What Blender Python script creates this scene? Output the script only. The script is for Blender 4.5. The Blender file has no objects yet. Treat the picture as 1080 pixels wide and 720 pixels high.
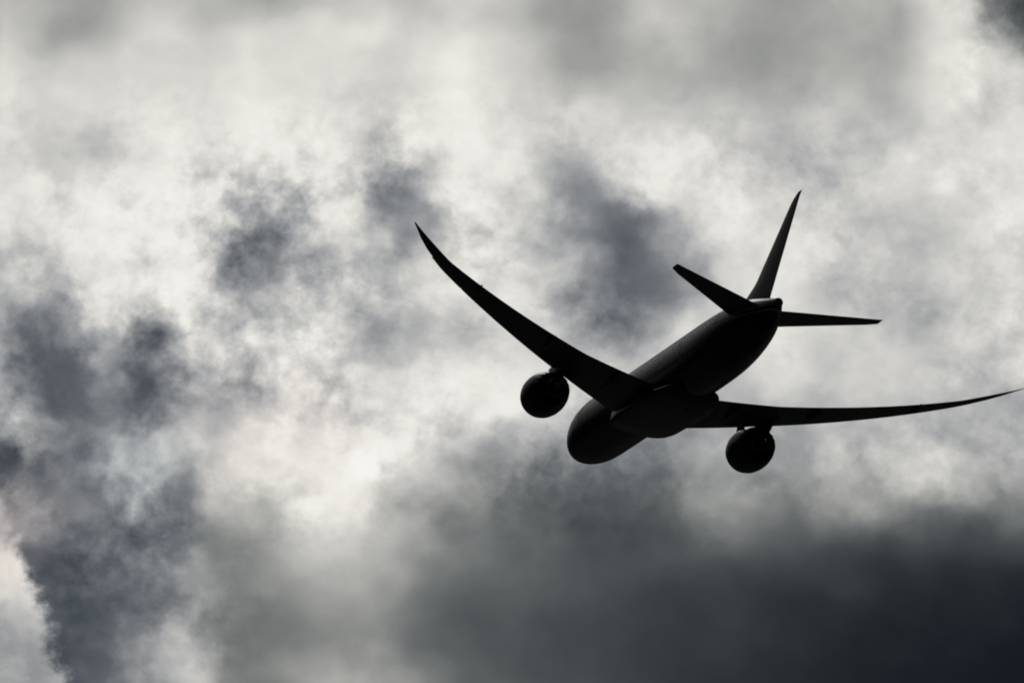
import bpy, bmesh, math, random
from mathutils import Vector, Matrix

random.seed(7)
S = bpy.context.scene
COL = S.collection
R = math.radians

# ------------------------------------------------------------------ camera
ELEV = 0.31654438                 # the lens looks up about 18 degrees
FPX = 10434.24                    # long telephoto, focal length in 1080-px widths
EYE = Vector((0, 0, 1.7))
cam_d = bpy.data.cameras.new('camera')
cam = bpy.data.objects.new('camera', cam_d)
COL.objects.link(cam)
cam.location = EYE
cam.rotation_euler = (math.pi / 2 + ELEV, 0, 0)
cam_d.sensor_width = 36
cam_d.lens = 36 * FPX / 1080
cam_d.clip_start = 0.5
cam_d.clip_end = 60000
S.camera = cam

S.view_settings.view_transform = 'Standard'
S.view_settings.look = 'None'
S.view_settings.exposure = 0
S.view_settings.gamma = 1
S.render.engine = 'CYCLES'
S.cycles.use_denoising = True
S.cycles.max_bounces = 6
S.cycles.filter_width = 1.9

# ------------------------------------------------------------------ sun behind the cloud
SUN_AZ, SUN_EL = R(2.0), R(42.0)     # azimuth from +Y (positive to the right)
sd = Vector((math.sin(SUN_AZ) * math.cos(SUN_EL), math.cos(SUN_AZ) * math.cos(SUN_EL), math.sin(SUN_EL)))
sun_d = bpy.data.lights.new('sun', 'SUN')
sun_d.energy = 0.5
sun_d.angle = R(30)
sun_d.color = (1.0, .95, .88)
sun = bpy.data.objects.new('sun', sun_d)
COL.objects.link(sun)
sun.rotation_euler = (-sd).to_track_quat('-Z', 'Y').to_euler()
sun.location = sd * 3000

# ------------------------------------------------------------------ sky: overcast cloud laid out over compass bearing and height
W = bpy.data.worlds.new('World')
S.world = W
W.use_nodes = True
T = W.node_tree
N, L = T.nodes, T.links
N.clear()


def sock(s, v):
    if hasattr(v, 'is_output') or hasattr(v, 'is_linked'):
        L.new(v, s)
    else:
        s.default_value = v


def M(op, a, b=None, c=None, clamp=False):
    n = N.new('ShaderNodeMath')
    n.operation = op
    n.use_clamp = clamp
    sock(n.inputs[0], a)
    if b is not None:
        sock(n.inputs[1], b)
    if c is not None:
        sock(n.inputs[2], c)
    return n.outputs[0]


def smooth(v, a, b, lo=0.0, hi=1.0):
    n = N.new('ShaderNodeMapRange')
    n.interpolation_type = 'SMOOTHSTEP'
    sock(n.inputs['Value'], v)
    n.inputs['From Min'].default_value = a
    n.inputs['From Max'].default_value = b
    n.inputs['To Min'].default_value = lo
    n.inputs['To Max'].default_value = hi
    return n.outputs['Result']


def combine(x, y, z=0.0):
    n = N.new('ShaderNodeCombineXYZ')
    sock(n.inputs[0], x)
    sock(n.inputs[1], y)
    sock(n.inputs[2], z)
    return n.outputs[0]


def noise(vec, scale, detail, rough, dist=0.0, lac=2.0):
    n = N.new('ShaderNodeTexNoise')
    n.noise_dimensions = '3D'
    sock(n.inputs['Vector'], vec)
    n.inputs['Scale'].default_value = scale
    n.inputs['Detail'].default_value = detail
    n.inputs['Roughness'].default_value = rough
    n.inputs['Lacunarity'].default_value = lac
    n.inputs['Distortion'].default_value = dist
    return n


def ramp(fac, stops, interp='LINEAR'):
    n = N.new('ShaderNodeValToRGB')
    cr = n.color_ramp
    cr.interpolation = interp
    while len(cr.elements) > 1:
        cr.elements.remove(cr.elements[0])
    cr.elements[0].position = stops[0][0]
    for p, c in stops[1:]:
        cr.elements.new(p)
    for e, (p, c) in zip(cr.elements, stops):
        e.position = p
        e.color = c if len(c) == 4 else (*c, 1)
    sock(n.inputs[0], fac)
    return n.outputs['Color']


tc = N.new('ShaderNodeTexCoord')
sep = N.new('ShaderNodeSeparateXYZ')
L.new(tc.outputs['Generated'], sep.inputs[0])
dx, dy, dz = sep.outputs
az = M('ARCTAN2', dx, dy)
el = M('ARCSINE', dz)
# in units of the cloud table's step (40 steps of 0.22 degree); bearing 0 is north (+Y)
STEP = 40 / FPX
gx = M('MULTIPLY_ADD', M('MULTIPLY', az, math.cos(ELEV)), 1 / STEP, 13.5)
gy = M('MULTIPLY_ADD', M('SUBTRACT', ELEV, el), 1 / STEP, 9.0)
P0 = combine(gx, gy)

# wind-torn edges: the look-up point is pushed about by two sizes of noise
w1 = noise(P0, .33, 2.0, .5)
w2 = noise(P0, .95, 5.0, .55)


def off(node, k):
    s = N.new('ShaderNodeSeparateColor')
    L.new(node.outputs['Color'], s.inputs[0])
    return M('MULTIPLY', M('SUBTRACT', s.outputs[0], .5), k), M('MULTIPLY', M('SUBTRACT', s.outputs[1], .5), k)


# how torn and how streaky the cloud is at each place: 1 in the broken middle band, low in the smooth veils
tear = M('MULTIPLY', smooth(gy, 1.5, 5.0), smooth(gy, 15.5, 11.5))
tear = M('MULTIPLY', tear, smooth(gx, 24, 8, .45, 1.0))
tear = M('MAXIMUM', tear, M('MULTIPLY', smooth(gx, 8, 3), smooth(gy, 9, 12)))
tear = M('MAXIMUM', tear, M('MULTIPLY', smooth(gx, 24.5, 26), smooth(gy, 5, 2)))
k1 = M('MULTIPLY_ADD', tear, -1.3, 2.6)
a1x, a1y = off(w1, k1)
a2x, a2y = off(w2, 1.0)
k2 = M('MULTIPLY_ADD', tear, 1.5, .3)
qx = M('ADD', M('ADD', gx, a1x), M('MULTIPLY', a2x, k2))
qy = M('ADD', M('ADD', gy, a1y), M('MULTIPLY', a2y, k2))

CLOUD = [
 [180,175,165,170,190,185,172,155,168,185,190,185,200,190,173,158,153,185,190,168,163,158,163,180,195,210,170, 75],
 [195,160,165,190,200,205,205,205,215,222,222,215,228,215,188,160,160,175,190,166,160,160,166,173,170,215,212,135],
 [215,195,205,218,218,220,222,222,225,225,212,215,228,220,195,175,168,165,172,162,158,160,165,170,195,220,215,212],
 [218,210,215,226,228,230,230,226,226,225,212,222,228,222,212,205,205,190,185,178,180,185,190,185,200,215,205,215],
 [222,205,185,215,230,230,228,226,230,232,200,228,228,222,200,195,222,228,222,215,195,180,195,210,215,215,225,228],
 [232,220,200,225,228,212,225,160,225,222,140,135,225,222,185,140,165,222,238,230,200,185,200,208,212,215,212,225],
 [222,232,235,236,236,235,190,110,190,222,190,135,200,220,190,150,105,108,185,235,225,215,205,200,190,195,205,215],
 [180,205,228,236,237,232,150,120,155,185,190,200,210,215,195,165,115,100,120,200,228,222,205,200,195,205,205,205],
 [165,160,210,232,228,230,190,160,185,195,185,195,210,222,220,165,115,112,125,205,225,218,200,185,180,195,205,200],
 [170, 98,150,190,160,200,215,215,215,200,175,185,210,222,222,195,150,175,220,190,215,215,205,195,190,200,205,195],
 [170, 95, 95,150, 80,145,165,200,220,215,200,205,218,228,225,222,210,215,190,185,205,210,205,200,195,195,200,195],
 [180,170,110, 95, 76,160,170,205,222,222,218,215,225,228,225,205,150,140,150,175,170,165,180,185,180,175,165,165],
 [ 62,120,118,175,205,205,222,228,232,228,222,210,190,160,140,130,115,125,160,165,150,150,180,195,205,195,160,170],
 [165,120,125,110,190,130,205,220,230,232,225,170,145,125,110, 95, 85, 95,120,150,150,145,170,180,195,200,150,150],
 [190,150,108,105,112,120,150,165,205,222,200,175,140,115,100, 85, 80, 82, 92,121,116,101,126,121,111,105, 95, 95],
 [ 90, 92, 98,100,120,150,130,140,160,185,185,140,112,104, 97, 92, 88, 84, 80, 77, 74, 72, 71, 69, 68, 66, 64, 62],
 [ 90, 92, 80, 90,112,140,130,130,140,150,140,115, 98, 93, 88, 83, 78, 73, 68, 63, 58, 54, 51, 48, 46, 44, 42, 40],
 [ 90, 92, 82, 92,150,200,135,120,125,135,130,110, 97, 91, 85, 79, 73, 67, 61, 56, 51, 47, 43, 41, 39, 37, 35, 33],
 [ 90, 92, 95,100,170,215,150,135,160,185,175,140,112,101, 92, 84, 76, 68, 61, 55, 50, 45, 41, 38, 36, 34, 32, 30],
]
NR, NC = len(CLOUD), len(CLOUD[0])
qm = M('SUBTRACT', NR - 1.0, M('ABSOLUTE', M('SUBTRACT', NR - 1.0, M('ABSOLUTE', qy))))
rx = M('DIVIDE', M('ADD', qx, .5), NC)
lum = None
for i, row in enumerate(CLOUD):
    v = ramp(rx, [((j + .5) / NC, (t / 255,) * 3) for j, t in enumerate(row)], 'CARDINAL')
    d = M('ABSOLUTE', M('SUBTRACT', qm, float(i)))
    b = M('MAXIMUM', M('SUBTRACT', 1.5, d), 0.0)
    c = M('MAXIMUM', M('SUBTRACT', .5, d), 0.0)
    w = M('SUBTRACT', M('MULTIPLY', M('MULTIPLY', b, b), .5), M('MULTIPLY', M('MULTIPLY', c, c), 1.5))
    t = M('MULTIPLY', v, w)
    wsum = w if lum is None else M('ADD', wsum, w)
    lum = t if lum is None else M('ADD', lum, t)
lum = M('DIVIDE', lum, M('MAXIMUM', wsum, .05))

# wisps on top: billows of three sizes, strongest where the deck is torn
nx = M('MULTIPLY_ADD', a2x, .55, gx)
ny = M('MULTIPLY_ADD', a2y, .55, gy)
f0 = noise(combine(M('MULTIPLY', nx, .85), ny, 1.3), .62, 6.0, .52).outputs['Fac']
f1 = noise(combine(nx, ny, 3.7), 1.25, 7.0, .58).outputs['Fac']
f2 = noise(combine(gx, gy, 9.1), 3.2, 6.0, .60).outputs['Fac']
mid = M('MULTIPLY', smooth(lum, .16, .56), smooth(lum, 1.0, .82, .55, 1.0))
f0c = M('SUBTRACT', f0, .5)
lum = M('ADD', lum, M('MULTIPLY', f0c, M('MULTIPLY', M('MULTIPLY_ADD', tear, .34, .20), M('MAXIMUM', mid, .33))))
# some cloud is ragged, some melts away smoothly
patchy = noise(combine(gx, gy, 21.0), .30, 3.0, .5).outputs['Fac']
amp = M('MULTIPLY', M('MULTIPLY', M('MULTIPLY_ADD', tear, .46, .05), mid), smooth(patchy, .36, .64, .28, 1.4))
lum = M('ADD', lum, M('MULTIPLY', M('SUBTRACT', f1, .5), amp))
lum = M('ADD', lum, M('MULTIPLY', M('SUBTRACT', f2, .5), M('MULTIPLY', amp, .32)))
lum = M('MULTIPLY_ADD', M('SUBTRACT', lum, .55), 1.03, .540)

# a nearer cumulus edge, crisp and bright, low on the left
edge = M('SUBTRACT', M('MULTIPLY_ADD', gy, .40, -5.25), gx)
edge = M('ADD', edge, M('MULTIPLY', M('SUBTRACT', f2, .5), .5))
edge = M('ADD', edge, M('MULTIPLY', M('SUBTRACT', f1, .5), 1.3))
edge = M('ADD', edge, M('MULTIPLY', f0c, .9))
em = M('MULTIPLY', smooth(edge, -.30, .42), smooth(gy, 13.6, 15.0))
el_ = M('ADD', smooth(gy, 14.8, 17.2, .90, .64), M('MULTIPLY', M('SUBTRACT', f1, .5), .35))
el_ = M('ADD', el_, smooth(edge, .5, .05, 0, .10))
mxe = N.new('ShaderNodeMix')
mxe.data_type = 'FLOAT'
sock(mxe.inputs[0], em)
sock(mxe.inputs[2], lum)
sock(mxe.inputs[3], el_)
lum = mxe.outputs[0]

# elsewhere in the sky the same deck goes on, broken at a larger scale
g1 = noise(P0, .16, 8.0, .58, .3).outputs['Fac']
inside = M('MULTIPLY', M('MULTIPLY', smooth(gx, -2.5, .2), smooth(gx, 29.5, 26.8)),
           M('MULTIPLY', smooth(gy, -2.5, .2), smooth(gy, 20.5, 17.8)))
other = smooth(g1, .3, .72, .2, .9)
# the dark bank along the bottom goes on down to the horizon
other = M('MULTIPLY', other, smooth(gy, 17, 24, 1.0, .42))
mx = N.new('ShaderNodeMix')
mx.data_type = 'FLOAT'
sock(mx.inputs[0], inside)
sock(mx.inputs[2], other)
sock(mx.inputs[3], lum)
lum = mx.outputs[0]


def s2l(v):
    v /= 255
    return v / 12.92 if v <= .04045 else ((v + .055) / 1.055) ** 2.4


def rgb(r, g, b):
    return (s2l(r), s2l(g), s2l(b), 1)


# broken cloud shows slate-blue in its shade, the thick low bank and the high veil stay neutral grey
blue = ramp(lum, [(x / 255, rgb(*c)) for x, c in (
    (0, (8, 9, 12)), (30, (24, 27, 34)), (50, (47, 51, 57)), (75, (73, 79, 86)), (100, (98, 103, 109)), (130, (129, 132, 135)),
    (160, (158, 160, 162)), (190, (190, 190, 188)), (215, (216, 214, 209)), (235, (233, 231, 225)), (255, (241, 239, 234)))])
grey = ramp(lum, [(x / 255, rgb(*c)) for x, c in (
    (0, (8, 9, 11)), (30, (26, 29, 35)), (50, (46, 50, 54)), (75, (70, 75, 78)), (100, (97, 101, 102)), (130, (129, 131, 130)),
    (160, (160, 161, 158)), (190, (190, 189, 185)), (215, (216, 214, 208)), (235, (236, 234, 227)), (255, (248, 247, 243)))])
tm = N.new('ShaderNodeMix')
tm.data_type = 'RGBA'
bluef = M('MULTIPLY', smooth(qy, 1.5, 4.5), M('MAXIMUM', smooth(qy, 13.5, 11), smooth(qx, 6.5, 4)))
sock(tm.inputs[0], bluef)
L.new(grey, tm.inputs[6])
L.new(blue, tm.inputs[7])
tone = tm.outputs[2]



def tint(col, x0, y0, rx_, ry_, k):
    u = M('DIVIDE', M('SUBTRACT', qx, x0), rx_)
    v_ = M('DIVIDE', M('SUBTRACT', qy, y0), ry_)
    e = M('MULTIPLY', M('EXPONENT', M('MULTIPLY', M('ADD', M('MULTIPLY', u, u), M('MULTIPLY', v_, v_)), -1)), k)
    n = N.new('ShaderNodeMix')
    n.data_type = 'RGBA'
    n.blend_type = 'MULTIPLY'
    sock(n.inputs[0], e)
    L.new(tone, n.inputs[6])
    n.inputs[7].default_value = (*col, 1)
    return n.outputs[2]


# faint iridescence in the thin cloud nearest the sun's corona
tone = tint((1.06, .955, .94), .3, 13.8, 1.4, 1.6, .9)
tone = tint((.95, 1.015, 1.03), 3.7, 12.4, 1.3, 1.1, .9)
tone = tint((1.04, .97, .98), 7.0, 11.5, 2.5, 1.5, .6)

# clear air showing blue-grey in the thinnest gaps
sky = N.new('ShaderNodeTexSky')
sky.sky_type = 'NISHITA'
sky.sun_disc = False
sky.sun_elevation = SUN_EL
sky.sun_rotation = SUN_AZ
sky.air_density = 1.0
sky.dust_density = .6

# cloud glows round the hidden sun and is dull away from it
dt = N.new('ShaderNodeVectorMath')
dt.operation = 'DOT_PRODUCT'
L.new(tc.outputs['Generated'], dt.inputs[0])
dt.inputs[1].default_value = sd
ang = M('ARCCOSINE', M('MINIMUM', dt.outputs['Value'], .99999))
glow = M('MULTIPLY_ADD', M('EXPONENT', M('MULTIPLY', M('MULTIPLY', ang, ang), -1 / R(24) ** 2)), .95, 0)
glow = M('MAXIMUM', M('MULTIPLY', glow, 3.1), .012)
glow = M('MINIMUM', glow, 1.0)

STR = .1
vm = N.new('ShaderNodeVectorMath')
vm.operation = 'SCALE'
L.new(tone, vm.inputs[0])
sock(vm.inputs['Scale'], M('MULTIPLY', glow, 1 / STR))
gap = N.new('ShaderNodeMix')
gap.data_type = 'RGBA'
gap.inputs[0].default_value = .001
L.new(vm.outputs[0], gap.inputs[6])
L.new(sky.outputs[0], gap.inputs[7])
bg = N.new('ShaderNodeBackground')
L.new(gap.outputs[2], bg.inputs['Color'])
bg.inputs['Strength'].default_value = STR
wo = N.new('ShaderNodeOutputWorld')
L.new(bg.outputs[0], wo.inputs['Surface'])


# ------------------------------------------------------------------ materials
def material(name, base, rough=.4, metal=0.0, coat=0.0, vary=.25, scale=.6, spec=.5):
    m = bpy.data.materials.new(name)
    m.use_nodes = True
    t = m.node_tree
    b = t.nodes['Principled BSDF']
    b.inputs['Roughness'].default_value = rough
    b.inputs['Metallic'].default_value = metal
    b.inputs['Coat Weight'].default_value = coat
    b.inputs['Coat Roughness'].default_value = .08
    b.inputs['Specular IOR Level'].default_value = spec
    co = t.nodes.new('ShaderNodeTexCoord')
    mp = t.nodes.new('ShaderNodeMapping')
    mp.inputs['Scale'].default_value = (.25, 1, 1)      # grime streaks back along the airflow
    t.links.new(co.outputs['Object'], mp.inputs[0])
    n = t.nodes.new('ShaderNodeTexNoise')
    n.inputs['Scale'].default_value = scale
    n.inputs['Detail'].default_value = 8
    n.inputs['Roughness'].default_value = .65
    t.links.new(mp.outputs[0], n.inputs['Vector'])
    r = t.nodes.new('ShaderNodeValToRGB')
    r.color_ramp.elements[0].position = .3
    r.color_ramp.elements[1].position = .7
    r.color_ramp.elements[0].color = (*[c * (1 - vary) for c in base], 1)
    r.color_ramp.elements[1].color = (*[min(1, c * (1 + vary)) for c in base], 1)
    t.links.new(n.outputs['Fac'], r.inputs[0])
    t.links.new(r.outputs[0], b.inputs['Base Color'])
    q = t.nodes.new('ShaderNodeMapRange')
    q.inputs['To Min'].default_value = rough * .8
    q.inputs['To Max'].default_value = rough * 1.25
    t.links.new(n.outputs['Fac'], q.inputs['Value'])
    t.links.new(q.outputs[0], b.inputs['Roughness'])
    return m


HULL = material('navy_hull_paint', (.012, .018, .065), .24, spec=.09)
WING = material('grey_wing_paint', (.055, .065, .09), .42, spec=.35)
SLAT = material('bare_slat_metal', (.62, .63, .65), .42, metal=1)
NAC = material('dark_nacelle_paint', (.022, .026, .045), .3, spec=.15)
LIP = material('inlet_lip_metal', (.5, .5, .52), .25, metal=1)
HOT = material('heat_stained_metal', (.14, .12, .10), .45, metal=.9, vary=.4)
GLASS = material('cabin_glass', (.012, .014, .018), .08, vary=.1, spec=.7)
RUBB = material('dark_seal', (.02, .02, .022), .7)
LENS = material('lamp_lens', (.5, .5, .5), .12, vary=.05)
TAIL = material('tail_paint', (.045, .045, .06), .35, spec=.2)

# pale bands along the cabin windows paint a lengthwise sheen into the hull colour
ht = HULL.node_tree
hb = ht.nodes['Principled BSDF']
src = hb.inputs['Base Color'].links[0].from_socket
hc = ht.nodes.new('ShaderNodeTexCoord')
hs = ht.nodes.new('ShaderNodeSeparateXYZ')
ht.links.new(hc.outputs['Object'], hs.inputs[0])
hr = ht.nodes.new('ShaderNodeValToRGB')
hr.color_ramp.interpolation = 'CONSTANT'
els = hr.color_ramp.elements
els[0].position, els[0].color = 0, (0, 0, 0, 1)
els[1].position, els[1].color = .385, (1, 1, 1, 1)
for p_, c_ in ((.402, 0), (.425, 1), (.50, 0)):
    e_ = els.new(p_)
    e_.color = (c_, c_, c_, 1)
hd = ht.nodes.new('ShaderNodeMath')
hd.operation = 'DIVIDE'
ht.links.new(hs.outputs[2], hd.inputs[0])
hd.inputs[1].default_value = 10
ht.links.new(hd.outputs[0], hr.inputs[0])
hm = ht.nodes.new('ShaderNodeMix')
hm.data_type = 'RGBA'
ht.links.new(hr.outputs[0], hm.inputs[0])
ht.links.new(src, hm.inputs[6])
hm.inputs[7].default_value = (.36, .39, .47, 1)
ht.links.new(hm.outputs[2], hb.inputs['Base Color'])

# ------------------------------------------------------------------ ground under the flight path
gm = bpy.data.materials.new('grass_ground')
gm.use_nodes = True
gt = gm.node_tree
gb = gt.nodes['Principled BSDF']
gb.inputs['Roughness'].default_value = .95
gc = gt.nodes.new('ShaderNodeTexCoord')
gn = gt.nodes.new('ShaderNodeTexNoise')
gn.inputs['Scale'].default_value = .02
gn.inputs['Detail'].default_value = 12
gt.links.new(gc.outputs['Object'], gn.inputs['Vector'])
gr = gt.nodes.new('ShaderNodeValToRGB')
gr.color_ramp.elements[0].color = (.020, .025, .018, 1)
gr.color_ramp.elements[1].color = (.048, .055, .042, 1)
gt.links.new(gn.outputs['Fac'], gr.inputs[0])
gt.links.new(gr.outputs[0], gb.inputs['Base Color'])
gme = bpy.data.meshes.new('ground')
nseg = 96
gv = [(0, 0, 0)] + [(16000 * math.cos(2 * math.pi * i / nseg), 16000 * math.sin(2 * math.pi * i / nseg), 0) for i in range(nseg)]
gme.from_pydata(gv, [], [(0, i + 1, (i + 1) % nseg + 1) for i in range(nseg)])
gme.materials.append(gm)
ground = bpy.data.objects.new('ground', gme)
COL.objects.link(ground)
ground['kind'] = 'structure'
ground['label'] = 'dark grass airfield far below the climbing airliner'


# ------------------------------------------------------------------ mesh helpers
# body stations: d = metres aft of the nose, y = metres to the left wing, z = metres above the cabin axis.
BASE_D, BASE_Z = 30.0, -3.8


def bp(d, y, z):
    return Vector((BASE_D - d, y, z - BASE_Z))


def link(name, bm, mat, parent, smooth_angle=35):
    bmesh.ops.recalc_face_normals(bm, faces=bm.faces[:])
    me = bpy.data.meshes.new(name)
    bm.to_mesh(me)
    bm.free()
    for p in me.polygons:
        p.use_smooth = True
    if smooth_angle:
        me.set_sharp_from_angle(angle=R(smooth_angle))
    me.materials.append(mat)
    o = bpy.data.objects.new(name, me)
    COL.objects.link(o)
    o.parent = parent
    return o


def skin(bm, rings, cap=True, close=True):
    vs = [[bm.verts.new(p) for p in r] for r in rings]
    n = len(vs[0])
    for a, b in zip(vs[:-1], vs[1:]):
        for i in range(n if close else n - 1):
            j = (i + 1) % n
            bm.faces.new((a[i], a[j], b[j], b[i]))
    if cap:
        bm.faces.new(vs[0][::-1])
        bm.faces.new(vs[-1])
    return vs


def interp(x, xs, ys):
    if x <= xs[0]:
        return ys[0]
    for i in range(len(xs) - 1):
        if x <= xs[i + 1]:
            t = (x - xs[i]) / (xs[i + 1] - xs[i])
            return ys[i] + (ys[i + 1] - ys[i]) * t
    return ys[-1]


def herm(x, xs, ys):
    """smooth monotone-ish interpolation through stations"""
    n = len(xs)
    if x <= xs[0]:
        return ys[0]
    if x >= xs[-1]:
        return ys[-1]
    m = []
    sl = [(ys[i + 1] - ys[i]) / (xs[i + 1] - xs[i]) for i in range(n - 1)]
    for i in range(n):
        if i == 0:
            m.append(sl[0])
        elif i == n - 1:
            m.append(sl[-1])
        elif sl[i - 1] * sl[i] <= 0:
            m.append(0)
        else:
            m.append(2 / (1 / sl[i - 1] + 1 / sl[i]))
    for i in range(n - 1):
        if x <= xs[i + 1]:
            h = xs[i + 1] - xs[i]
            t = (x - xs[i]) / h
            return ((2 * t**3 - 3 * t**2 + 1) * ys[i] + (t**3 - 2 * t**2 + t) * h * m[i]
                    + (-2 * t**3 + 3 * t**2) * ys[i + 1] + (t**3 - t**2) * h * m[i + 1])


# ------------------------------------------------------------------ the airliner
h, roll, pitch = 0.27902855, 0.17468632, R(6)
D, cx, cy = 923.238, 173.49, -38.44
fw = Vector((0, math.cos(ELEV), math.sin(ELEV)))
up = Vector((0, -math.sin(ELEV), math.cos(ELEV)))
centre = EYE + fw * D + Vector((1, 0, 0)) * (cx * D / FPX) + up * (cy * D / FPX)     # body axis, 30 m aft of the nose
rot = Matrix.Rotation(math.pi / 2 + h, 3, 'Z') @ Matrix.Rotation(-pitch, 3, 'Y') @ Matrix.Rotation(roll, 3, 'X')
plane = bpy.data.objects.new('airliner', None)
COL.objects.link(plane)
plane.rotation_euler = rot.to_euler()
plane.location = centre + rot @ Vector((0, 0, BASE_Z))
plane.empty_display_size = 5
plane['label'] = 'dark twin-engine airliner banking and climbing away beneath backlit storm clouds'
plane['category'] = 'airplane'

# ---- fuselage
FD = [-1.9, -1.75, -1.4, -.8, .1, 1.5, 3.1, 5.1, 7.6, 20, 38, 42, 45, 48, 51, 54, 57, 59.3, 60.6, 61.1]
FWD = [.03, .42, .86, 1.32, 1.78, 2.27, 2.62, 2.85, 2.94, 2.94, 2.94, 2.93, 2.89, 2.78, 2.56, 2.20, 1.62, 1.00, .60, .44]
FHT = [.03, .40, .80, 1.24, 1.72, 2.25, 2.65, 2.92, 3.03, 3.03, 3.03, 3.02, 2.98, 2.87, 2.65, 2.26, 1.66, 1.05, .65, .49]
FZC = [-1.0, -.99, -.95, -.88, -.75, -.56, -.40, -.28, -.2, -.2, -.2, -.17, -.12, -.02, .12, .24, .36, .52, .66, .73]


def hull(d):
    return herm(d, FD, FWD), herm(d, FD, FHT), herm(d, FD, FZC)


NS = 72
rings = []
ds = sorted(set(FD + [x * .75 for x in range(-1, 82) if x * .75 < 61.0] + [-1.85, -1.6, -1.1, -.4]))
for d in ds:
    a, b, zc = hull(d)
    rings.append([bp(d, a * math.cos(t), zc + b * math.sin(t)) for t in (2 * math.pi * i / NS for i in range(NS))])
bm = bmesh.new()
skin(bm, rings)
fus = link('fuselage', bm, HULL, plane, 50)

# APU exhaust in the blunt tail end
bm = bmesh.new()
prof = [(60.9, .43), (61.4, .41), (61.4, .34), (60.7, .28)]
skin(bm, [[bp(d, r * math.cos(t), .73 + 1.08 * r * math.sin(t)) for t in (2 * math.pi * i / 32 for i in range(32))] for d, r in prof])
link('exhaust_pipe', bm, HOT, fus)

# cabin windows and doors, a few millimetres proud of the skin
def patch(name, d0, d1, t0, t1, side, mat, parent, proud=.012, n=6, round_=.35):
    bm = bmesh.new()
    dc, tcn = (d0 + d1) / 2, (t0 + t1) / 2
    pts = []
    for k in range(24):
        a = 2 * math.pi * k / 24
        c, s = math.cos(a), math.sin(a)
        e = round_
        u = math.copysign(abs(c) ** e, c)
        v = math.copysign(abs(s) ** e, s)
        pts.append((dc + u * (d1 - d0) / 2, tcn + v * (t1 - t0) / 2))
    rs = []
    for q, pr in ((1.0, -.03), (1.0, proud), (.0, proud)):
        r = []
        for d, t in pts:
            dd, tt = dc + (d - dc) * max(q, .5), tcn + (t - tcn) * max(q, .5)
            a, b, zc = hull(dd)
            r.append(bp(dd, side * (a + pr) * math.cos(tt), zc + (b + pr) * math.sin(tt)))
        rs.append(r)
    skin(bm, rs)
    return link(name, bm, mat, parent)


for side in (1, -1):
    for d0 in (6.2, 17.6, 39.6, 49.6):
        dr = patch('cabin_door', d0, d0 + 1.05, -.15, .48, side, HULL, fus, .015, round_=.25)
    k = 0
    d = 7.9
    while d < 49.2:
        if not (17.2 < d < 18.9 or 39.2 < d < 40.9):
            patch('cabin_window', d - .15, d + .15, .17, .32, side, GLASS, fus, .010)
            k += 1
        d += .92

# belly fairing between the wings
bm = bmesh.new()
BD = [17.0, 17.6, 18.8, 20.5, 23, 27, 31, 34.5, 36.8, 38.4, 39.3]
BW = [1.1, 1.95, 2.65, 3.05, 3.2, 3.22, 3.2, 3.05, 2.7, 2.1, 1.3]
BB = [-2.80, -3.02, -3.30, -3.52, -3.66, -3.70, -3.68, -3.56, -3.34, -3.08, -2.86]
BT = [-2.3, -1.9, -1.65, -1.5, -1.5, -1.8, -2.3, -2.6, -2.68, -2.72, -2.75]
rs = []
for i in range(61):
    d = 17.0 + i * 22.3 / 60
    w, zb, zt = herm(d, BD, BW), herm(d, BD, BB), herm(d, BD, BT)
    zc, hh = (zb + zt) / 2, (zt - zb) / 2
    r = []
    for k in range(48):
        a = 2 * math.pi * k / 48
        c, s = math.cos(a), math.sin(a)
        r.append(bp(d, w * math.copysign(abs(c) ** .62, c), zc + hh * math.copysign(abs(s) ** .62, s)))
    rs.append(r)
skin(bm, rs)
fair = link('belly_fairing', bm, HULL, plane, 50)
fair['label'] = 'bulging wing-root fairing under the belly'
# gear doors, air intakes, aerials
def slab(bm, d0, d1, y0, y1, z0, z1):
    vs = [bm.verts.new(bp(d, y, z)) for d in (d0, d1) for y in (y0, y1) for z in (z0, z1)]
    for f in ((0, 1, 3, 2), (4, 6, 7, 5), (0, 4, 5, 1), (2, 3, 7, 6), (0, 2, 6, 4), (1, 5, 7, 3)):
        bm.faces.new([vs[i] for i in f])


for s in (1, -1):
    bm = bmesh.new()
    rs = []
    for i in range(9):
        d = 29.2 + i * .55
        zb = herm(d, BD, BB)
        rs.append([bp(d, s * .08, zb - .012), bp(d, s * 1.75, zb + .006 - .012), bp(d, s * 1.75, zb + .03), bp(d, s * .08, zb + .03)])
    skin(bm, rs)
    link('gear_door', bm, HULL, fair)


def aerial(d, z, hgt, ch, parent):
    bm = bmesh.new()
    rs = []
    for f in (0, .5, 1):
        c = ch * (1 - .5 * f)
        z0 = z - hgt * f
        d0 = d + .35 * ch * f
        rs.append([bp(d0 + c * u, v * c * .12, z0) for u, v in ((0, 0), (.2, .8), (.5, 1), (1, 0), (.5, -1), (.2, -.8))])
    skin(bm, rs)
    link('aerial', bm, WING, parent)


aerial(13.2, -2.94, .42, .5, fus)
aerial(44.0, -2.74, .38, .45, fus)
bm = bmesh.new()
skin(bm, [[bp(33.5 + r * 1.6 * math.cos(t), r * math.sin(t), z) for t in (2 * math.pi * i / 16 for i in range(16))]
          for z, r in ((-3.55, .12), (-3.70, .12), (-3.78, .09), (-3.82, .04))])
link('beacon_light', bm, LENS, fair)

# ---- wings
DX = -.583
INC, TW = .98, -3.40


def planform(y):
    le = interp(y, [0, 2.9, 9, 25.3, 27.5, 28.6, 29.4, 30.06], [18.3, 20.3, 24.5, 35.9, 38.05, 39.5, 40.85, 41.9]) + DX
    te = interp(y, [0, 2.9, 9.6, 25.3, 27.5, 29.2, 30.06], [32.9, 32.7, 33.4, 38.6, 40.2, 41.45, 42.2]) + DX
    return le, te


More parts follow.
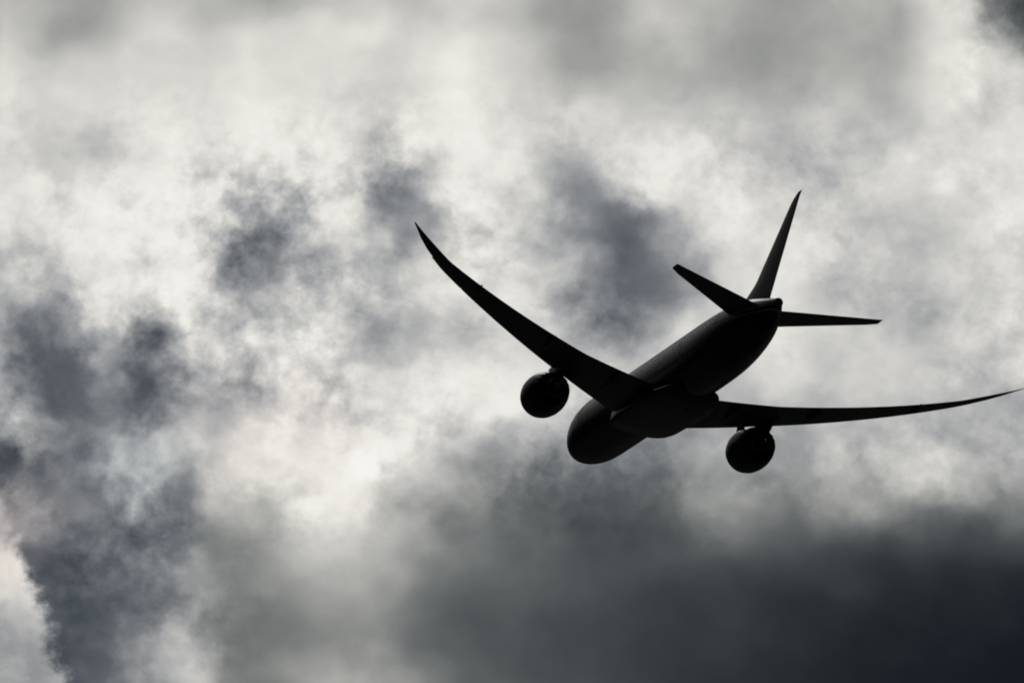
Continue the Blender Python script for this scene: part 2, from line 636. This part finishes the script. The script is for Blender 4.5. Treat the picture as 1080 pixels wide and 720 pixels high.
def wing_z(y):
    t = (y - 2.9) / 27.16
    if t < 0:
        return -1.70 + 2.6 * t
    return -1.699 + 2.604 * t + 3.052 * t * t + .707 * t**4


def airfoil(x, tc):
    """upper and lower ordinate at chord fraction x, thickness tc, gentle aft camber"""
    yt = 5 * tc * (.2969 * math.sqrt(max(x, 0)) - .1260 * x - .3516 * x * x + .2843 * x**3 - .1015 * x**4)
    yc = .012 * math.sin(math.pi * max(x, 0) ** 1.4)
    return yc + yt, yc - yt


def section(c0, c1, tc, n=12):
    """closed outline of the piece of an airfoil between two chord fractions"""
    xs = [c0 + (c1 - c0) * (.5 - .5 * math.cos(math.pi * i / n)) for i in range(n + 1)]
    top = [(x, airfoil(x, tc)[0] + .0008) for x in xs]
    bot = [(x, airfoil(x, tc)[1] - .0008) for x in xs]
    return top + bot[::-1]


def wing_tc(y):
    return interp(y, [0, 3, 9.5, 20, 27, 30.06], [.150, .145, .118, .098, .09, .075])


def wing_pt(side, y, x, zf, bulge=1.0, drop=0.0):
    le, te = planform(y)
    c = te - le
    tw = R(INC + TW * y / 30)
    zc = wing_z(y)
    d = le + c * x
    z = zc + math.tan(tw) * (.5 - x) * c + zf * c * bulge - drop
    return bp(d, side * y, z)


def wing_piece(bm, side, y0, y1, c0, c1, ny=None, scale=1.0, drop=0.0):
    ny = ny or max(2, int((y1 - y0) / .6) + 1)
    rs = []
    for i in range(ny + 1):
        y = y0 + (y1 - y0) * i / ny
        ca = c0(y) if callable(c0) else c0
        cb = c1(y) if callable(c1) else c1
        rs.append([wing_pt(side, y, x, zf, scale, drop) for x, zf in section(ca, cb, wing_tc(y))])
    skin(bm, rs)


def gap_frac(y, m):
    le, te = planform(y)
    return m / (te - le)


SLATS = [(3.6, 8.9), (10.7, 14.7), (14.75, 18.7), (18.75, 22.7), (22.75, 26.7)]
FLAPS = [('flap', 3.15, 8.5), ('flaperon', 8.55, 10.7), ('flap', 10.75, 19.6), ('aileron', 19.65, 24.9)]
CS, CF = .075, .735


def canoe(bm, side, y, x0, x1, w, depth):
    rs = []
    for i in range(17):
        t = i / 16
        x = x0 + (x1 - x0) * t
        le, te = planform(y)
        c = te - le
        xx = min(x, .985)
        _, lo = airfoil(xx, wing_tc(y))
        p = wing_pt(side, y, x, lo)
        s = max(.06, math.sin(math.pi * min(1, t * .92 + .06)) ** .7)
        r = []
        for k in range(14):
            a = 2 * math.pi * k / 14
            r.append(p + Vector((0, w * s * math.cos(a), -.45 * depth * s + depth * s * .62 * math.sin(a) - .12 * depth * t)))
        rs.append(r)
    skin(bm, rs)


for side in (1, -1):
    bm = bmesh.new()
    wing_piece(bm, side, .4, 27.6, CS, CF, 60)
    # fixed leading edge between the slats, fixed trailing edge outside the flaps
    edges = [.4] + [v for ab in SLATS for v in ab] + [27.6]
    for a, b in zip(edges[0::2], edges[1::2]):
        if b - a > .1:
            wing_piece(bm, side, a, b - .004, 0.0, CS - .0005)
    for a, b in ((.4, 3.12), (24.95, 27.6)):
        wing_piece(bm, side, a, b - .004, CF + .0005, 1.0)
    wing = link('wing', bm, WING, plane, 40)
    bm = bmesh.new()
    wing_piece(bm, side, 27.61, 30.06, 0.0, 1.0, 10)
    link('wing_tip', bm, WING, wing, 40)
    for a, b in SLATS:
        bm = bmesh.new()
        wing_piece(bm, side, a + .01, b - .01, lambda y: -gap_frac(y, .17 + .12 * max(0, (y - 20) / 6.7)), lambda y: CS - gap_frac(y, .02), scale=1.06)
        link('slat', bm, SLAT, wing, 40)
    for nm, a, b in FLAPS:
        bm = bmesh.new()
        wing_piece(bm, side, a - .012, b + .012, lambda y: CF + gap_frac(y, .03), 1.0)
        link(nm, bm, WING, wing, 40)
    for y, x0, x1, w, dp in ((6.0, .55, 1.03, .26, .62), (13.2, .45, 1.06, .24, .58), (21.7, .42, 1.14, .22, .46)):
        bm = bmesh.new()
        canoe(bm, side, y, x0, x1, w, dp)
        link('flap_track_fairing', bm, WING, wing, 40)
    bm = bmesh.new()
    rs = []
    for i in range(6):
        t = i / 5
        p = wing_pt(side, 28.9, -.06 + .2 * t, 0)
        r0 = .05 * math.sin(math.pi * (t * .9 + .05))
        rs.append([p + Vector((0, r0 * math.cos(a), r0 * math.sin(a))) for a in (2 * math.pi * k / 8 for k in range(8))])
    skin(bm, rs)
    link('navigation_light', bm, LENS, wing)

# ---- engines
ENG_D, ENG_Y, ENG_Z = 20.35, 10.28, -2.86
ENG_K = 1.06


def lathe(bm, prof, side, n=96, chev=None, close=False):
    rs = []
    for i, (s, r) in enumerate(prof):
        ring = []
        for k in range(n):
            a = 2 * math.pi * k / n
            ss = s
            if chev and i in chev:
                u = (k * 20 / n) % 1.0
                ss = s - chev[i] * abs(2 * u - 1)
            ring.append(bp(ENG_D + ss, side * ENG_Y + ENG_K * r * math.cos(a), ENG_Z + ENG_K * r * math.sin(a)))
        rs.append(ring)
    if close:
        rs.append(rs[0])
        vs = [[bm.verts.new(p) for p in r] for r in rs[:-1]]
        vs.append(vs[0])
        for a, b in zip(vs[:-1], vs[1:]):
            for i in range(n):
                j = (i + 1) % n
                bm.faces.new((a[i], a[j], b[j], b[i]))
    else:
        skin(bm, rs)


for side in (1, -1):
    eng = bpy.data.objects.new('engine', None)
    COL.objects.link(eng)
    eng.parent = plane
    eng.location = bp(ENG_D + 2.5, side * ENG_Y, ENG_Z)
    ep = eng.location.copy()

    def elink(name, bm, mat, ang=35):
        o = link(name, bm, mat, eng, ang)
        o.location = -ep
        return o

    bm = bmesh.new()
    lathe(bm, [(.12, 1.66), (.45, 1.80), (1.1, 1.93), (1.9, 1.98), (2.8, 1.96), (3.7, 1.84), (4.6, 1.64), (5.15, 1.50),
               (5.13, 1.46), (4.5, 1.52), (3.4, 1.55), (2.4, 1.50), (1.4, 1.43), (.6, 1.42), (.14, 1.50)], side,
          chev={7: .32, 8: .32}, close=True)
    elink('nacelle', bm, NAC)
    bm = bmesh.new()
    lathe(bm, [(.125, 1.66), (.03, 1.61), (0, 1.56), (.03, 1.52), (.135, 1.50)], side)
    elink('inlet_lip', bm, LIP)
    bm = bmesh.new()
    lathe(bm, [(.75, .02), (.95, .18), (1.25, .36), (1.3, .40), (1.4, .40)], side, 32)
    for k in range(18):
        a = 2 * math.pi * k / 18
        pts = []
        for r_, tw_ in ((.38, .2), (.8, .4), (1.38, .62)):
            for e in (-1, 1):
                aa = a + e * .17 * (1 - .35 * (r_ - .38))
                pts.append(bp(ENG_D + 1.35 + e * .16 * tw_ * 2, side * ENG_Y + r_ * math.cos(aa), ENG_Z + r_ * math.sin(aa)))
        f = [bm.verts.new(p) for p in pts]
        g = [bm.verts.new(p - Vector((.03, 0, 0))) for p in pts]
        for q in (0, 2):
            bm.faces.new((f[q], f[q + 1], f[q + 3], f[q + 2]))
            bm.faces.new((g[q], g[q + 2], g[q + 3], g[q + 1]))
            bm.faces.new((f[q], f[q + 2], g[q + 2], g[q]))
            bm.faces.new((f[q + 1], g[q + 1], g[q + 3], f[q + 3]))
    elink('fan', bm, HOT)
    bm = bmesh.new()
    lathe(bm, [(1.45, .42), (1.6, 1.42), (1.75, 1.42), (2.4, 1.12), (3.6, 1.14), (4.6, 1.02), (5.5, .82), (6.05, .70), (6.04, .66), (5.4, .70), (5.2, .4)], side, 64)
    elink('core_cowl', bm, HOT)
    bm = bmesh.new()
    lathe(bm, [(5.0, .40), (5.6, .44), (6.2, .36), (6.8, .18), (7.1, .03)], side, 32)
    elink('exhaust_cone', bm, HOT)
    # pylon up to the wing
    bm = bmesh.new()
    rs = []
    for ds, zt, zb, w in ((1.0, ENG_Z + 2.02, ENG_Z + 1.6, .06), (1.6, ENG_Z + 2.2, ENG_Z + 1.4, .24), (3.0, -.72, ENG_Z + 1.2, .46),
                          (4.4, -.55, ENG_Z + 1.0, .56), (5.6, -.65, ENG_Z + .75, .54), (6.8, -.85, ENG_Z + .95, .42),
                          (8.2, -.95, ENG_Z + 1.45, .20), (9.8, -1.00, -1.32, .06)):
        d = ENG_D + ds
        zm = (zt + zb) / 2
        r = []
        for k in range(20):
            a = 2 * math.pi * k / 20
            c, s = math.cos(a), math.sin(a)
            r.append(bp(d, side * ENG_Y + w * math.copysign(abs(c) ** .7, c), zm + (zt - zb) / 2 * math.copysign(abs(s) ** .6, s)))
        rs.append(r)
    skin(bm, rs)
    elink('pylon', bm, NAC)
    # chine on the inboard shoulder of the cowl
    bm = bmesh.new()
    rs = []
    for i in range(7):
        t = i / 6
        s = .7 + 2.6 * t
        a = R(52)
        r0 = interp(s, [.45, 1.1, 1.9, 2.8, 3.7], [1.80, 1.93, 1.98, 1.96, 1.84]) * ENG_K - .05
        hgt = .08 + .55 * math.sin(math.pi * min(1, t * .62)) if t < .99 else .34
        iy = -side
        n_ = Vector((0, iy * math.cos(a), math.sin(a)))
        tt = Vector((0, -math.sin(a) * iy, math.cos(a)))
        c0 = bp(ENG_D + s, side * ENG_Y, ENG_Z)
        rs.append([c0 + n_ * r0 + tt * .05, c0 + n_ * (r0 + hgt) + tt * .015, c0 + n_ * (r0 + hgt) - tt * .015, c0 + n_ * r0 - tt * .05])
    skin(bm, rs)
    elink('chine', bm, NAC)

# ---- tailplane
for side in (1, -1):
    def st_pt(y, x, zf):
        le = interp(y, [0, 9.4, 9.9], [50.9, 58.9, 59.6])
        te = interp(y, [0, 9.4, 9.9], [58.2, 61.2, 61.4])
        c = te - le
        return bp(le + c * x, side * y, .70 + .105 * y + zf * c)

    def st_piece(bm, y0, y1, c0, c1, n=12):
        skin(bm, [[st_pt(y, x, zf) for x, zf in section(c0, c1, interp(y, [0, 9.9], [.11, .085]), 10)]
                  for y in (y0 + (y1 - y0) * i / n for i in range(n + 1))])

    bm = bmesh.new()
    st_piece(bm, .2, 9.9, 0, .70)
    st_piece(bm, .2, 1.55, .7005, 1.0, 3)
    st_piece(bm, 9.3, 9.9, .7005, 1.0, 3)
    tp = link('tailplane', bm, WING, plane, 40)
    bm = bmesh.new()
    st_piece(bm, 1.6, 9.27, .705, 1.0)
    link('elevator', bm, WING, tp, 40)


# ---- fin
def fin_pt(z, x, yf):
    le = interp(z, [1.6, 2.9, 4.2, 10.6, 11.2, 11.45], [46.3, 49.3, 52.4, 58.9, 59.8, 60.6])
    te = interp(z, [1.6, 11.0, 11.45], [57.9, 61.35, 61.75])
    c = te - le
    return bp(le + c * x, yf * c, z)


def fin_piece(bm, z0, z1, c0, c1, n=16):
    rs = []
    for i in range(n + 1):
        z = z0 + (z1 - z0) * i / n
        tcv = interp(z, [1.6, 4.2, 11.4], [.085, .10, .095])
        pts = section(c0, c1, tcv, 10)
        out = []
        for x, _ in pts[:11]:
            yt = (airfoil(x, tcv)[0] - airfoil(x, tcv)[1]) / 2 + .0008
            out.append((x, yt))
        rs.append([fin_pt(z, x, t) for x, t in out] + [fin_pt(z, x, -t) for x, t in out[::-1]])
    skin(bm, rs)


bm = bmesh.new()
fin_piece(bm, 1.6, 11.45, 0, .68, 24)
fin_piece(bm, 1.6, 2.35, .6805, 1.0, 3)
fin_piece(bm, 10.95, 11.45, .6805, 1.0, 3)
fin = link('tail_fin', bm, TAIL, plane, 40)
bm = bmesh.new()
fin_piece(bm, 2.38, 10.92, .685, 1.0)
link('rudder', bm, TAIL, fin, 40)
